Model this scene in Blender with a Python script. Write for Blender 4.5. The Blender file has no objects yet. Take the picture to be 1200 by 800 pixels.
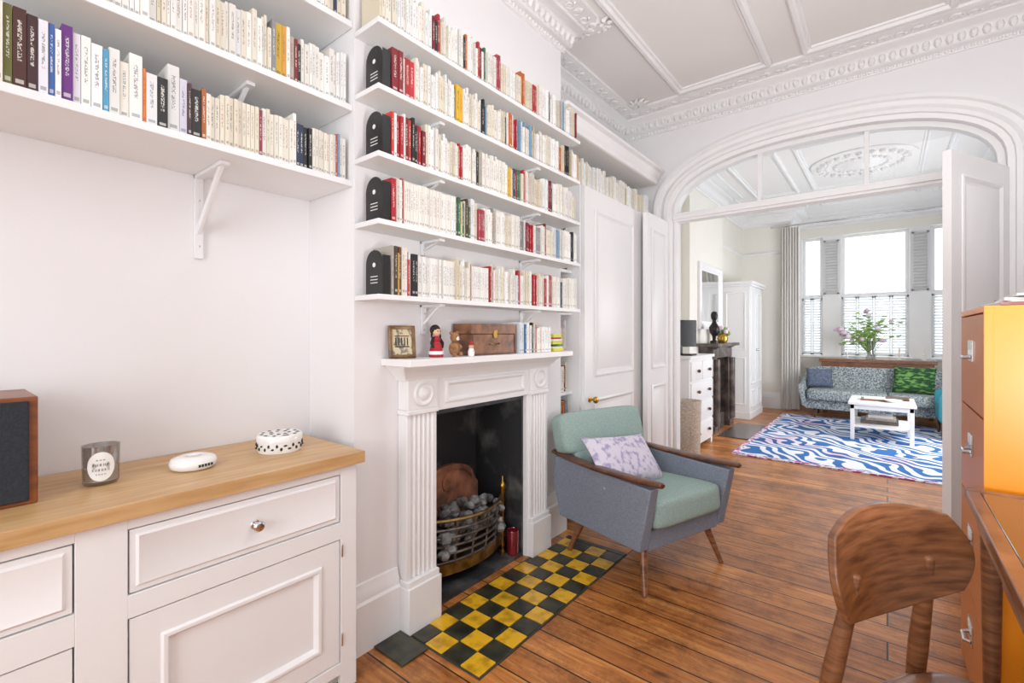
import bpy, bmesh, math, random
from mathutils import Vector, Matrix
random.seed(7)
S=bpy.context.scene
# ------------------------------------------------------------------ materials
def lin(h):
    h=h.lstrip('#'); v=[int(h[i:i+2],16)/255 for i in (0,2,4)]
    return tuple([(c/12.92 if c<=.04045 else ((c+.055)/1.055)**2.4) for c in v])+(1,)
def mat(name,color='#ffffff',rough=.5,metal=0,spec=.5,color2=None,nscale=10,stretch=(1,1,1),bump=0,bscale=80,coat=0,trans=0,lo=.35,hi=.65,emit=0,detail=4):
    m=bpy.data.materials.new(name); m.use_nodes=True
    nt=m.node_tree; b=nt.nodes['Principled BSDF']
    b.inputs['Base Color'].default_value=lin(color); b.inputs['Roughness'].default_value=rough
    b.inputs['Metallic'].default_value=metal; b.inputs['Specular IOR Level'].default_value=spec
    b.inputs['Coat Weight'].default_value=coat; b.inputs['Transmission Weight'].default_value=trans
    if color2 or bump:
        tc=nt.nodes.new('ShaderNodeTexCoord'); mp=nt.nodes.new('ShaderNodeMapping'); mp.inputs['Scale'].default_value=stretch
        nt.links.new(tc.outputs['Object'],mp.inputs['Vector'])
    if color2:
        n=nt.nodes.new('ShaderNodeTexNoise'); n.inputs['Scale'].default_value=nscale; n.inputs['Detail'].default_value=detail
        nt.links.new(mp.outputs[0],n.inputs['Vector'])
        r=nt.nodes.new('ShaderNodeValToRGB'); r.color_ramp.elements[0].color=lin(color); r.color_ramp.elements[1].color=lin(color2)
        r.color_ramp.elements[0].position=lo; r.color_ramp.elements[1].position=hi
        nt.links.new(n.outputs[0],r.inputs[0]); nt.links.new(r.outputs[0],b.inputs['Base Color'])
    if bump:
        n2=nt.nodes.new('ShaderNodeTexNoise'); n2.inputs['Scale'].default_value=bscale; n2.inputs['Detail'].default_value=3
        nt.links.new(mp.outputs[0],n2.inputs['Vector'])
        bp=nt.nodes.new('ShaderNodeBump'); bp.inputs['Strength'].default_value=bump; bp.inputs['Distance'].default_value=.01
        nt.links.new(n2.outputs[0],bp.inputs['Height']); nt.links.new(bp.outputs[0],b.inputs['Normal'])
    return m
M={}
M['wall']=mat('wall_paint','#efedee',.75,spec=.2,color2='#eeeced',nscale=3)
M['wallfar']=mat('far_wall_paint','#efebe2',.75,spec=.2,color2='#edeae1',nscale=3)
M['ceil']=mat('ceiling_paint','#f0edeb',.8,spec=.2,color2='#efecea',nscale=3)
M['plaster']=mat('plaster_ornament','#f1efee',.7,spec=.2,bump=.9,bscale=45)
M['white']=mat('white_paint','#f2f1f1',.4,spec=.4,color2='#f0efef',nscale=4)
M['shelf']=mat('shelf_paint','#f0f0f1',.4,color2='#eeeeef',nscale=4)
M['oak']=mat('oak_worktop','#d8b180',.38,color2='#bd9059',nscale=5,stretch=(9,1,9),lo=.3,hi=.72,detail=8)
M['walnut']=mat('walnut','#5a3420',.35,color2='#9c6540',nscale=5,stretch=(2,2,16),lo=.3,hi=.72,detail=9,coat=.2)
M['darkwood']=mat('dark_walnut','#4a2817',.35,color2='#6a3c22',nscale=8,stretch=(3,3,1),coat=.2)
M['black']=mat('black_metal','#141416',.4)
M['grille']=mat('speaker_cloth','#2b3038',.9,color2='#20242b',nscale=200)
M['speakerwood']=mat('speaker_wood','#8a4a22',.35,color2='#6b3517',nscale=8,stretch=(1,1,6))
M['chrome']=mat('chrome','#d8d8da',.15,metal=1)
M['brass']=mat('brass','#b08a3e',.3,metal=1)
M['agedbrass']=mat('aged_brass','#a5854e',.38,metal=.9,color2='#6a5636',nscale=20)
M['iron']=mat('cast_iron','#7a6f66',.45,metal=.6,color2='#443d38',nscale=20)
M['slate']=mat('slate_slab','#2b2c2f',.5,color2='#8a8a88',nscale=6,lo=.5,hi=.9,detail=12,bump=.2,bscale=25)
M['brick']=mat('fireback_brick','#a5694c',.85,color2='#54392c',nscale=9,bump=.4)
M['coal']=mat('coal','#989794',.8,color2='#3f3e43',nscale=18,bump=.6)
M['yellow']=mat('yellow_tile','#eab325',.25,color2='#8f6a18',nscale=15,lo=.46,hi=.76,detail=10,coat=.1)
M['btile']=mat('black_tile','#1c1e19',.3,color2='#3f3f31',nscale=16,detail=8)
M['grout']=mat('grout','#3a362c',.8)
M['shadowgap']=mat('gap_shade','#8d8c8c',.8)  # grey stands in for shade in the slits around drawers and doors
M['sage']=mat('sage_wool','#a2bab3',.95,spec=.15,color2='#94aaa5',nscale=120,bump=.3,bscale=300)
M['greywool']=mat('grey_wool','#8f97a4',.95,spec=.15,color2='#7c8492',nscale=150,bump=.3,bscale=300)
M['lilac']=mat('lilac_cushion','#dcd6e4',.9,spec=.1,color2='#a9a0c6',nscale=30,lo=.49,hi=.62,detail=9)
M['tweed']=mat('sofa_tweed','#626f74',.95,spec=.1,color2='#bcc4c5',nscale=55,lo=.4,hi=.62)
M['bluecush']=mat('blue_cushion','#4a5468',.95,color2='#6a748a',nscale=40)
M['greencush']=mat('leaf_cushion','#1f4526',.9,color2='#6da052',nscale=13,stretch=(1,1,3),lo=.48,hi=.6)
M['teal']=mat('teal_cloth','#2f7f8e',.9)
M['orange']=mat('orange_metal','#f59205',.35,color2='#f28e07',nscale=2)
M['orangedark']=mat('orange_drawer','#d27a30',.4,color2='#cb732a',nscale=2)
M['linen']=mat('curtain_linen','#f2efea',.95,spec=.1,color2='#e9e5df',nscale=60)
M['wicker']=mat('wicker','#dccfc2',.9,color2='#b5a493',nscale=60,stretch=(1,1,2),bump=.8,bscale=90)
M['marble']=mat('dark_marble','#3a3330',.25,color2='#6a5c54',nscale=9)
M['mirror']=mat('mirror_glass','#dfe3e3',.03,metal=1)
M['leaf']=mat('foliage','#6a9444',.7,color2='#a4c06a',nscale=20)
M['petal']=mat('petals','#f7f2f6',.7,color2='#d9a9cc',nscale=14)
M['wax']=mat('wax','#efe9dc',.5)
M['label']=mat('label_paper','#f0efec',.6)
M['ink']=mat('ink','#222222',.6)
M['ceramic']=mat('ceramic','#f5f4f2',.15,coat=.4)
M['red']=mat('red_glass','#6e1220',.1,coat=.6)
M['redcloth']=mat('red_cloth','#a8232c',.8)
M['skin']=mat('doll_skin','#e2b491',.7)
M['hair']=mat('doll_hair','#1d1716',.8)
M['fur']=mat('toy_fur','#a87b52',.95,color2='#8a6140',nscale=60)
M['gold']=mat('gilt_frame','#5a3c22',.35,color2='#8a6534',nscale=20)
M['print']=mat('print_paper','#cdbd9a',.7,color2='#7d7768',nscale=35,lo=.5,hi=.56)
M['boxwood']=mat('box_burr','#5e3520',.35,color2='#94603a',nscale=22,coat=.3,detail=8)
M['paper']=mat('paper','#f2f0ea',.7)
M['pink']=mat('magazine_pink','#c9a0b0',.5)
M['yellowcover']=mat('yellow_cover','#dcd23a',.5)
M['desktop']=mat('desk_leather','#241812',.12,color2='#33221a',nscale=5,coat=.6)
M['screen']=mat('screen_black','#101114',.2)
M['bronze']=mat('bronze','#1d1a18',.35,metal=.4)
def glassmat(name,tint,mixf):
    m=bpy.data.materials.new(name); m.use_nodes=True; nt=m.node_tree; nt.nodes.clear()
    o=nt.nodes.new('ShaderNodeOutputMaterial'); t=nt.nodes.new('ShaderNodeBsdfTransparent'); g=nt.nodes.new('ShaderNodeBsdfGlossy')
    g.inputs['Roughness'].default_value=.03; t.inputs[0].default_value=tint
    x=nt.nodes.new('ShaderNodeMixShader'); x.inputs[0].default_value=mixf
    nt.links.new(t.outputs[0],x.inputs[1]); nt.links.new(g.outputs[0],x.inputs[2]); nt.links.new(x.outputs[0],o.inputs[0]); return m
M['glass']=glassmat('window_glass',(.96,.98,.985,1),.025)
M['glasswhite']=glassmat('candle_glass',(.8,.8,.8,1),.22)
def shuttermat():
    m=bpy.data.materials.new('shutter_paint'); m.use_nodes=True; nt=m.node_tree; nt.nodes.clear()
    o=nt.nodes.new('ShaderNodeOutputMaterial'); t=nt.nodes.new('ShaderNodeBsdfTranslucent'); g=nt.nodes.new('ShaderNodeBsdfDiffuse')
    t.inputs[0].default_value=(.9,.9,.9,1); g.inputs[0].default_value=(.88,.88,.88,1)
    x=nt.nodes.new('ShaderNodeMixShader'); x.inputs[0].default_value=.5
    nt.links.new(g.outputs[0],x.inputs[1]); nt.links.new(t.outputs[0],x.inputs[2]); nt.links.new(x.outputs[0],o.inputs[0]); return m
M['shutter']=shuttermat()
def floormat():
    m=mat('pine_floorboards','#a5612a',.3); nt=m.node_tree; b=nt.nodes['Principled BSDF']; N=nt.nodes.new; L=nt.links.new
    tc=N('ShaderNodeTexCoord')
    br=N('ShaderNodeTexBrick'); br.inputs['Scale'].default_value=1; br.inputs['Brick Width'].default_value=3.1; br.inputs['Row Height'].default_value=.135
    br.inputs['Mortar Size'].default_value=.0036; br.inputs['Mortar Smooth'].default_value=.2; br.offset=.37
    br.inputs['Color1'].default_value=(0,0,0,1); br.inputs['Color2'].default_value=(1,1,1,1); br.inputs['Mortar'].default_value=(.5,.5,.5,1)
    L(tc.outputs['Object'],br.inputs['Vector'])
    add=N('ShaderNodeVectorMath'); add.operation='MULTIPLY_ADD'; add.inputs[1].default_value=(3,17,5)
    L(br.outputs['Color'],add.inputs[0]); 
    mp=N('ShaderNodeMapping'); mp.inputs['Scale'].default_value=(1.2,14,1); L(tc.outputs['Object'],mp.inputs[0]); L(mp.outputs[0],add.inputs[2])
    n=N('ShaderNodeTexNoise'); n.inputs['Scale'].default_value=2.6; n.inputs['Detail'].default_value=9; n.inputs['Roughness'].default_value=.68; n.inputs['Distortion'].default_value=.8; L(add.outputs[0],n.inputs['Vector'])
    r=N('ShaderNodeValToRGB'); e=r.color_ramp.elements; e[0].position=.3; e[0].color=lin('#8f5526'); e[1].position=.7; e[1].color=lin('#e4a760')
    k=r.color_ramp.elements.new(.5); k.color=lin('#c88040'); L(n.outputs[0],r.inputs[0])
    mx=N('ShaderNodeMix'); mx.data_type='RGBA'; mx.blend_type='MULTIPLY'; mx.inputs[0].default_value=.75
    r2=N('ShaderNodeValToRGB'); r2.color_ramp.elements[0].color=(.55,.45,.38,1); r2.color_ramp.elements[1].color=(1.2,1.16,1.12,1); L(br.outputs['Color'],r2.inputs[0])
    L(r.outputs[0],mx.inputs[6]); L(r2.outputs[0],mx.inputs[7])
    n3=N('ShaderNodeTexNoise'); n3.inputs['Scale'].default_value=5; n3.inputs['Detail'].default_value=12; n3.inputs['Roughness'].default_value=.78; L(tc.outputs['Object'],n3.inputs['Vector'])
    r3=N('ShaderNodeValToRGB'); r3.color_ramp.elements[0].position=.38; r3.color_ramp.elements[0].color=(.42,.34,.28,1); r3.color_ramp.elements[1].position=.53; r3.color_ramp.elements[1].color=(1,1,1,1); L(n3.outputs[0],r3.inputs[0])
    m3=N('ShaderNodeMix'); m3.data_type='RGBA'; m3.blend_type='MULTIPLY'; m3.inputs[0].default_value=.8; L(mx.outputs[2],m3.inputs[6]); L(r3.outputs[0],m3.inputs[7])
    vo=N('ShaderNodeTexVoronoi'); vo.inputs['Scale'].default_value=1; mk=N('ShaderNodeMapping'); mk.inputs['Scale'].default_value=(2.4,5.5,1); L(tc.outputs['Object'],mk.inputs[0]); L(mk.outputs[0],vo.inputs['Vector'])
    rk=N('ShaderNodeValToRGB'); rk.color_ramp.elements[0].position=.03; rk.color_ramp.elements[0].color=(.25,.16,.12,1); rk.color_ramp.elements[1].position=.12; rk.color_ramp.elements[1].color=(1,1,1,1); L(vo.outputs['Distance'],rk.inputs[0])
    m4=N('ShaderNodeMix'); m4.data_type='RGBA'; m4.blend_type='MULTIPLY'; m4.inputs[0].default_value=.85; L(m3.outputs[2],m4.inputs[6]); L(rk.outputs[0],m4.inputs[7])
    m2=N('ShaderNodeMix'); m2.data_type='RGBA'; m2.inputs[7].default_value=lin('#241107'); L(br.outputs['Fac'],m2.inputs[0]); L(m4.outputs[2],m2.inputs[6])
    L(m2.outputs[2],b.inputs['Base Color'])
    rr=N('ShaderNodeMapRange'); rr.inputs[3].default_value=.22; rr.inputs[4].default_value=.45; L(n.outputs[0],rr.inputs[0]); L(rr.outputs[0],b.inputs['Roughness'])
    bp=N('ShaderNodeBump'); bp.inputs['Strength'].default_value=.35; bp.inputs['Distance'].default_value=.005; bp.invert=True; L(br.outputs['Fac'],bp.inputs['Height']); L(bp.outputs[0],b.inputs['Normal'])
    return m
M['floor']=floormat()
def rugmat():
    m=mat('rug_zebra','#ffffff',.95,spec=.1); nt=m.node_tree; b=nt.nodes['Principled BSDF']; N=nt.nodes.new; L=nt.links.new
    tc=N('ShaderNodeTexCoord'); w=N('ShaderNodeTexWave'); w.inputs['Scale'].default_value=3.2; w.inputs['Distortion'].default_value=15; w.inputs['Detail'].default_value=1.2; w.inputs['Detail Scale'].default_value=.8
    w.bands_direction='DIAGONAL'; L(tc.outputs['Object'],w.inputs['Vector'])
    r=N('ShaderNodeValToRGB'); r.color_ramp.elements[0].position=.42; r.color_ramp.elements[0].color=lin('#3d6fae'); r.color_ramp.elements[1].position=.52; r.color_ramp.elements[1].color=lin('#e6e9ee')
    L(w.outputs[0],r.inputs[0])
    n=N('ShaderNodeTexNoise'); n.inputs['Scale'].default_value=1.6; L(tc.outputs['Object'],n.inputs['Vector'])
    r2=N('ShaderNodeValToRGB'); r2.color_ramp.elements[0].position=.54; r2.color_ramp.elements[0].color=(1,1,1,1); r2.color_ramp.elements[1].position=.68; r2.color_ramp.elements[1].color=lin('#d894b8'); L(n.outputs[0],r2.inputs[0])
    mx=N('ShaderNodeMix'); mx.data_type='RGBA'; mx.blend_type='MULTIPLY'; mx.inputs[0].default_value=.6; L(r.outputs[0],mx.inputs[6]); L(r2.outputs[0],mx.inputs[7]); L(mx.outputs[2],b.inputs['Base Color']); return m
M['rug']=rugmat()
M['rugedge']=mat('rug_border','#a8508c',.95,color2='#dfe2ee',nscale=22,lo=.48,hi=.52)
def bookmat():
    m=mat('book_covers','#ffffff',.45); nt=m.node_tree; b=nt.nodes['Principled BSDF']; N=nt.nodes.new; L=nt.links.new
    a=N('ShaderNodeVertexColor'); a.layer_name='Col'; t=N('ShaderNodeVertexColor'); t.layer_name='Txt'
    uv=N('ShaderNodeUVMap'); uv.uv_map='UVMap'; sx=N('ShaderNodeSeparateXYZ'); L(uv.outputs[0],sx.inputs[0])
    tc=N('ShaderNodeTexCoord'); mp=N('ShaderNodeMapping'); mp.inputs['Scale'].default_value=(1,330,260); L(tc.outputs['Object'],mp.inputs[0])
    n=N('ShaderNodeTexNoise'); n.inputs['Scale'].default_value=1; n.inputs['Detail'].default_value=1; L(mp.outputs[0],n.inputs['Vector'])
    def cmp(sock,c,e):
        q=N('ShaderNodeMath'); q.operation='COMPARE'; q.inputs[1].default_value=c; q.inputs[2].default_value=e; L(sock,q.inputs[0]); return q.outputs[0]
    g=N('ShaderNodeMath'); g.operation='GREATER_THAN'; g.inputs[1].default_value=.5; L(n.outputs[0],g.inputs[0])
    def mul(p,q):
        z=N('ShaderNodeMath'); z.operation='MULTIPLY'; L(p,z.inputs[0]); L(q,z.inputs[1]); return z.outputs[0]
    k=mul(mul(cmp(sx.outputs[0],.5,.17),cmp(sx.outputs[1],.6,.25)),g.outputs[0])
    z=N('ShaderNodeMath'); z.operation='MULTIPLY'; z.inputs[1].default_value=.6; L(k,z.inputs[0])
    mx=N('ShaderNodeMix'); mx.data_type='RGBA'; L(z.outputs[0],mx.inputs[0]); L(a.outputs[0],mx.inputs[6]); L(t.outputs[0],mx.inputs[7])
    bd=cmp(sx.outputs[1],.1,.025); bd2=N('ShaderNodeMath'); bd2.operation='MULTIPLY'; bd2.inputs[1].default_value=.5; L(mul(bd,cmp(sx.outputs[0],.5,.32)),bd2.inputs[0])
    my=N('ShaderNodeMix'); my.data_type='RGBA'; L(bd2.outputs[0],my.inputs[0]); L(mx.outputs[2],my.inputs[6]); L(t.outputs[0],my.inputs[7]); L(my.outputs[2],b.inputs['Base Color'])
    return m
M['book']=bookmat()
# ------------------------------------------------------------------ mesh builder
class MB:
    def __init__(s): s.bm=bmesh.new(); s.mats=[]; s.M=Matrix.Identity(4)
    def mi(s,m):
        if m not in s.mats: s.mats.append(m)
        return s.mats.index(m)
    def v(s,p): return s.bm.verts.new(s.M@Vector(p))
    def f(s,vs,m):
        try:
            f=s.bm.faces.new(vs); f.material_index=s.mi(m); return f
        except ValueError: return None
    def box(s,x0,x1,y0,y1,z0,z1,m):
        V=[s.v((x,y,z)) for z in (z0,z1) for y in (y0,y1) for x in (x0,x1)]
        for q in ((0,2,3,1),(4,5,7,6),(0,1,5,4),(2,6,7,3),(0,4,6,2),(1,3,7,5)): s.f([V[i] for i in q],m)
    def rings(s,R,m,closed_u=True,cap=True):
        VV=[[s.v(p) for p in r] for r in R]; n=len(VV[0])
        for a,b in zip(VV,VV[1:]):
            for i in range(n if closed_u else n-1):
                j=(i+1)%n; s.f([a[i],a[j],b[j],b[i]],m)
        if cap: s.f(VV[0][::-1],m); s.f(VV[-1],m)
        return VV
    def tube(s,pts,r,m,seg=8,flat=1):
        pts=[Vector(p) for p in pts]; n=len(pts)
        if not isinstance(r,(list,tuple)): r=[r]*n
        R=[]; up=None
        for i,p in enumerate(pts):
            t=(pts[min(i+1,n-1)]-pts[max(i-1,0)]).normalized()
            if up is None:
                up=Vector((0,0,1)) if abs(t.z)<.9 else Vector((1,0,0))
            a=t.cross(up).normalized(); bb=a.cross(t).normalized(); up=bb
            R.append([p+a*math.cos(k*2*math.pi/seg)*r[i]+bb*math.sin(k*2*math.pi/seg)*r[i]*flat for k in range(seg)])
        s.rings(R,m)
    def lathe(s,c,prof,m,seg=20,axis='z'):
        R=[]
        for r,h in prof:
            ring=[]
            for k in range(seg):
                a=k*2*math.pi/seg; x,y=r*math.cos(a),r*math.sin(a)
                ring.append({'z':(c[0]+x,c[1]+y,c[2]+h),'x':(c[0]+h,c[1]+x,c[2]+y),'y':(c[0]+y,c[1]+h,c[2]+x)}[axis])
            R.append(ring)
        s.rings(R,m)
    def ball(s,c,r,m,sc=(1,1,1),u=12,v=8):
        R=[]
        for i in range(v+1):
            t=math.pi*(.02+.96*i/v); R.append([(c[0]+r*sc[0]*math.sin(t)*math.cos(k*2*math.pi/u),c[1]+r*sc[1]*math.sin(t)*math.sin(k*2*math.pi/u),c[2]-r*sc[2]*math.cos(t)) for k in range(u)])
        s.rings(R,m)
    def soft(s,x0,x1,y0,y1,z0,z1,m,p=6,n=8):
        c=Vector(((x0+x1)/2,(y0+y1)/2,(z0+z1)/2)); h=Vector(((x1-x0)/2,(y1-y0)/2,(z1-z0)/2)); cache={}
        def P(q):
            key=tuple(round(a,4) for a in q)
            if key not in cache:
                k=(sum(abs(a)**p for a in q))**(1/p); cache[key]=s.v((c.x+h.x*q[0]/k,c.y+h.y*q[1]/k,c.z+h.z*q[2]/k))
            return cache[key]
        g=[math.sin((-1+2*i/n)*math.pi/2) for i in range(n+1)]
        for ax in range(3):
            for sg in (-1,1):
                for i in range(n):
                    for j in range(n):
                        qs=[]
                        for a,b in ((i,j),(i+1,j),(i+1,j+1),(i,j+1)):
                            q=[0,0,0]; q[ax]=sg; q[(ax+1)%3]=g[a]; q[(ax+2)%3]=g[b]; qs.append(P(q))
                        if sg<0: qs=qs[::-1]
                        s.f(qs,m)
    def extr(s,poly,a,b,m,axis='y'):
        def mk(p,t):
            return {'y':(p[0],t,p[1]),'x':(t,p[0],p[1]),'z':(p[0],p[1],t)}[axis]
        A=[s.v(mk(p,a)) for p in poly]; B=[s.v(mk(p,b)) for p in poly]; n=len(poly)
        s.f(A[::-1],m); s.f(B,m)
        for i in range(n): s.f([A[i],A[(i+1)%n],B[(i+1)%n],B[i]],m)
    def frame(s,u0,u1,v0,v1,prof,m,mp,fill=None):
        R=[[mp(u0+o,v0+o,h),mp(u1-o,v0+o,h),mp(u1-o,v1-o,h),mp(u0+o,v1-o,h)] for o,h in prof]
        VV=s.rings(R,m,cap=False)
        if fill: s.f(VV[-1],fill)
    def pillow(s,w,h,t,m,n=14):
        V={}
        for sd in (1,-1):
            for i in range(n+1):
                for j in range(n+1):
                    u=-1+2*i/n; v=-1+2*j/n
                    e=((1-u**4)*(1-v**4)); z=sd*t/2*max(e,0)**.5
                    x=w/2*u*(1-.07*(1-v*v)); y=h/2*v*(1-.07*(1-u*u))
                    k=(i,j,sd if 0<i<n and 0<j<n else 0)
                    if k not in V: V[k]=s.v((x,y,z))
        g=lambda i,j,sd:V[(i,j,sd if 0<i<n and 0<j<n else 0)]
        for sd in (1,-1):
            for i in range(n):
                for j in range(n):
                    q=[g(i,j,sd),g(i+1,j,sd),g(i+1,j+1,sd),g(i,j+1,sd)]
                    s.f(q if sd>0 else q[::-1],m)
    def done(s,name,bevel=0,smooth=True,ang=40,seg=2,subsurf=0):
        bmesh.ops.recalc_face_normals(s.bm,faces=s.bm.faces[:])
        me=bpy.data.meshes.new(name); s.bm.to_mesh(me); s.bm.free()
        for m in s.mats: me.materials.append(m)
        if smooth:
            me.polygons.foreach_set('use_smooth',[True]*len(me.polygons)); me.set_sharp_from_angle(angle=math.radians(ang))
        o=bpy.data.objects.new(name,me); S.collection.objects.link(o)
        if bevel:
            b=o.modifiers.new('bevel','BEVEL'); b.width=bevel; b.segments=seg; b.limit_method='ANGLE'; b.angle_limit=math.radians(40); b.use_clamp_overlap=True
        if subsurf:
            q=o.modifiers.new('sub','SUBSURF'); q.levels=subsurf; q.render_levels=subsurf
        return o
def T(x,y,z,rz=0,rx=0,ry=0): return Matrix.Translation((x,y,z))@Matrix.Rotation(rz,4,'Z')@Matrix.Rotation(ry,4,'Y')@Matrix.Rotation(rx,4,'X')
def offs(path,d,closed=False):
    n=len(path); out=[]
    for i in range(n):
        p=Vector(path[i])
        def nrm(a,b):
            t=(Vector(b)-Vector(a)).normalized(); return Vector((t.y,-t.x))
        ns=[]
        if i>0 or closed: ns.append(nrm(path[i-1],path[i]))
        if i<n-1 or closed: ns.append(nrm(path[i],path[(i+1)%n]))
        if len(ns)==2:
            k=ns[0]+ns[1]; k=k/(1+ns[0].dot(ns[1]))
        else: k=ns[0]
        out.append(p+k*d)
    return out
def sweep(b,path,prof,m,closed=False):
    cols=[[ (q.x,q.y,z) for q in offs(path,o,closed)] for o,z in prof]
    n=len(path)
    VV=[[b.v(p) for p in c] for c in cols]
    for a,c in zip(VV,VV[1:]):
        for i in range(n if closed else n-1):
            j=(i+1)%n; b.f([a[i],a[j],c[j],c[i]],m)
# ------------------------------------------------------------------ dimensions
CZ=3.22; XL=-1.96; XR=1.06; XB=-1.62; YB0,YB1=1.043,2.52; YA=4.1; YA2=4.3; YF=8.8; YW=9.5; YK=-2.2
AX0,AX1=-1.475,.566; AC=(AX0+AX1)/2; AW=(AX1-AX0)/2
def arch(off=0,z0=2.3,rise=.42,n=28):
    pts=[]
    for i in range(n+1):
        t=math.pi*i/n; c=math.cos(t); s_=math.sin(t)
        pts.append((AC+(AW+off)*math.copysign(abs(c)**.85,c), z0+(rise+off)*abs(s_)**.85))
    return pts   # right -> left
# ------------------------------------------------------------------ room shell
b=MB(); b.box(XL-.2,XR+.2,YK-.2,YW+.3,-.1,0,M['floor']); b.done('floor',smooth=False)
b=MB(); b.box(XL-.2,XR+.2,YK-.2,YW+.3,CZ,CZ+.15,M['ceil']); b.done('ceiling',smooth=False)
b=MB(); b.box(XL-.2,XL,YK-.2,YA,0,CZ,M['wall']); b.done('wall_left',smooth=False)
b=MB(); b.box(XL-.2,XL-.0,YA2,YW+.2,0,CZ,M['wallfar']); b.done('wall_far_left',smooth=False)
b=MB(); b.box(XR,XR+.2,YK-.2,YW+.2,0,CZ,M['wall']); b.done('wall_right',smooth=False)
b=MB()
for q in ((XL,-1.3,0,CZ),(.5,XR,0,CZ),(-1.3,.5,0,.6),(-1.3,.5,2.7,CZ)): b.box(q[0],q[1],YK-.2,YK,q[2],q[3],M['wall'])
b.done('wall_back',smooth=False)
b=MB()  # chimney breast with firebox opening
b.box(XL,XB,YB0,1.43,0,CZ,M['wall']); b.box(XL,XB,2.10,YB1,0,CZ,M['wall']); b.box(XL,XB,1.43,2.10,.90,CZ,M['wall'])
b.box(XL+.001,XL+.012,1.43,2.10,0,.90,M['slate']); 
b.box(XL+.012,-1.60,1.4305,1.445,0,.90,M['slate']); b.box(XL+.012,-1.60,2.085,2.0995,0,.90,M['slate'])
b.box(XL+.012,-1.60,1.445,2.085,.88,.899,M['slate'])
b.box(XL+.012,-1.60,1.445,2.085,.0,.02,M['slate'])
b.done('wall_chimney_breast',smooth=False)
b=MB()
poly=[(XL-.2,0),(XL-.2,CZ),(XR,CZ),(XR,0),(AX1,0)]+[(x,z) for x,z in arch()]+[(AX0,0)]
b.extr(poly,YA,YA2,M['wall']); b.done('wall_arch',smooth=True,ang=30)
b=MB(); b.box(XL,-1.25,YF,YW+.2,0,CZ,M['wallfar']); b.done('wall_far',smooth=False)
b=MB()
b.box(-1.25,XR,YW,YW+.2,0,.86,M['wallfar']); b.box(-1.25,XR,YW,YW+.2,2.88,CZ,M['wallfar']); b.done('wall_bay',smooth=False)
b=MB(); b.box(XL,-1.86,5.75,7.2,0,CZ,M['wallfar']); b.done('wall_far_breast',smooth=False)
# architrave around the arch
b=MB()
prof=[(0,0),(0,-.03),(.03,-.035),(.035,-.05),(.06,-.05),(.09,-.03),(.12,-.03),(.13,-.05),(.155,-.05),(.165,0)]
rows=[]
for o,h in prof:
    pts=[(AX1+o,0)]+arch(o)+[(AX0-o,0)]
    rows.append([(x,YA+h,z) for x,z in pts])
VV=[[b.v(p) for p in r] for r in rows]
for a,c in zip(VV,VV[1:]):
    for i in range(len(a)-1): b.f([a[i],a[i+1],c[i+1],c[i]],M['white'])
b.done('trim_arch',ang=30)
# fanlight
b=MB()
b.box(AX0,AX1,YA+.02,YA+.12,2.225,2.30,M['white']); b.box(AX0,AX1,YA+.005,YA+.02,2.245,2.28,M['white'])
for gx in (-.795,-.115):
    zt=2.3+.42*max(0,(1-abs((gx-AC)/AW)**2))**.5
    b.box(gx-.014,gx+.014,YA+.04,YA+.10,2.3,zt+.02,M['white'])
A0=arch(0); A1=arch(-.035)
r0=[[(x,y,z) for x,z in A] for A,y in ((A0,YA+.03),(A1,YA+.03),(A1,YA+.1),(A0,YA+.1))]
VV=[[b.v(p) for p in r] for r in r0]
for a,c in zip(VV,VV[1:]):
    for i in range(len(a)-1): b.f([a[i],a[i+1],c[i+1],c[i]],M['white'])
g=[b.v((x,YA+.07,z)) for x,z in A1]; b.f(g,M['glass'])
b.box(AX0,AX0+.025,YA+.03,YA+.12,0,2.23,M['white']); b.box(AX1-.025,AX1,YA+.03,YA+.12,0,2.23,M['white'])
b.done('window_fanlight',bevel=.003)
# cornice + ceiling mouldings
room=[(XL,YK),(XL,YB0),(XB,YB0),(XB,YB1),(XL,YB1),(XL,YA),(XR,YA),(XR,YK)]
cprof=[(0,3.03),(.015,3.03),(.02,3.055),(.04,3.065),(.05,3.09),(.055,3.12),(.085,3.15),(.11,3.165),(.115,3.185),(.19,3.19),(.2,3.2),(.215,3.205),(.22,CZ)]
b=MB(); sweep(b,room,cprof,M['white'])
orn=MB()
def ornament(path,o,z,step,r,sc):
    q=offs(path,o)
    for a,c in zip(q,q[1:]):
        L=(c-a).length; n=max(1,int(L/step)); t=(c-a).normalized()
        for i in range(n):
            p=a+(c-a)*((i+.5)/n)
            s2=(sc[1],sc[0],sc[2]) if abs(t.y)<.5 else sc
            orn.ball((p.x,p.y,z),r,M['plaster'],sc=s2,u=6,v=4)
def scrolls(path,o,z,step,r):
    q=offs(path,o)
    for a,c in zip(q,q[1:]):
        n=max(1,int((c-a).length/step))
        for i in range(n):
            p=a+(c-a)*((i+.5)/n); sg=1 if i%2 else -1
            pts=[(p.x+r*(1-k/16)*math.cos(k*.75*sg),p.y+r*(1-k/16)*math.sin(k*.75*sg),z) for k in range(13)]
            orn.tube(pts,[.009*(1-k/20) for k in range(13)],M['plaster'],seg=5)
vis=[(XL,-.3),(XL,YB0),(XB,YB0),(XB,YB1),(XL,YB1),(XL,YA),(XR,YA)]
ornament(vis,.06,3.105,.055,.03,(.7,.7,1.1)); ornament(vis,.02,3.045,.03,.012,(1,1,1))
scrolls(vis,.155,3.186,.085,.034)
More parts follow.
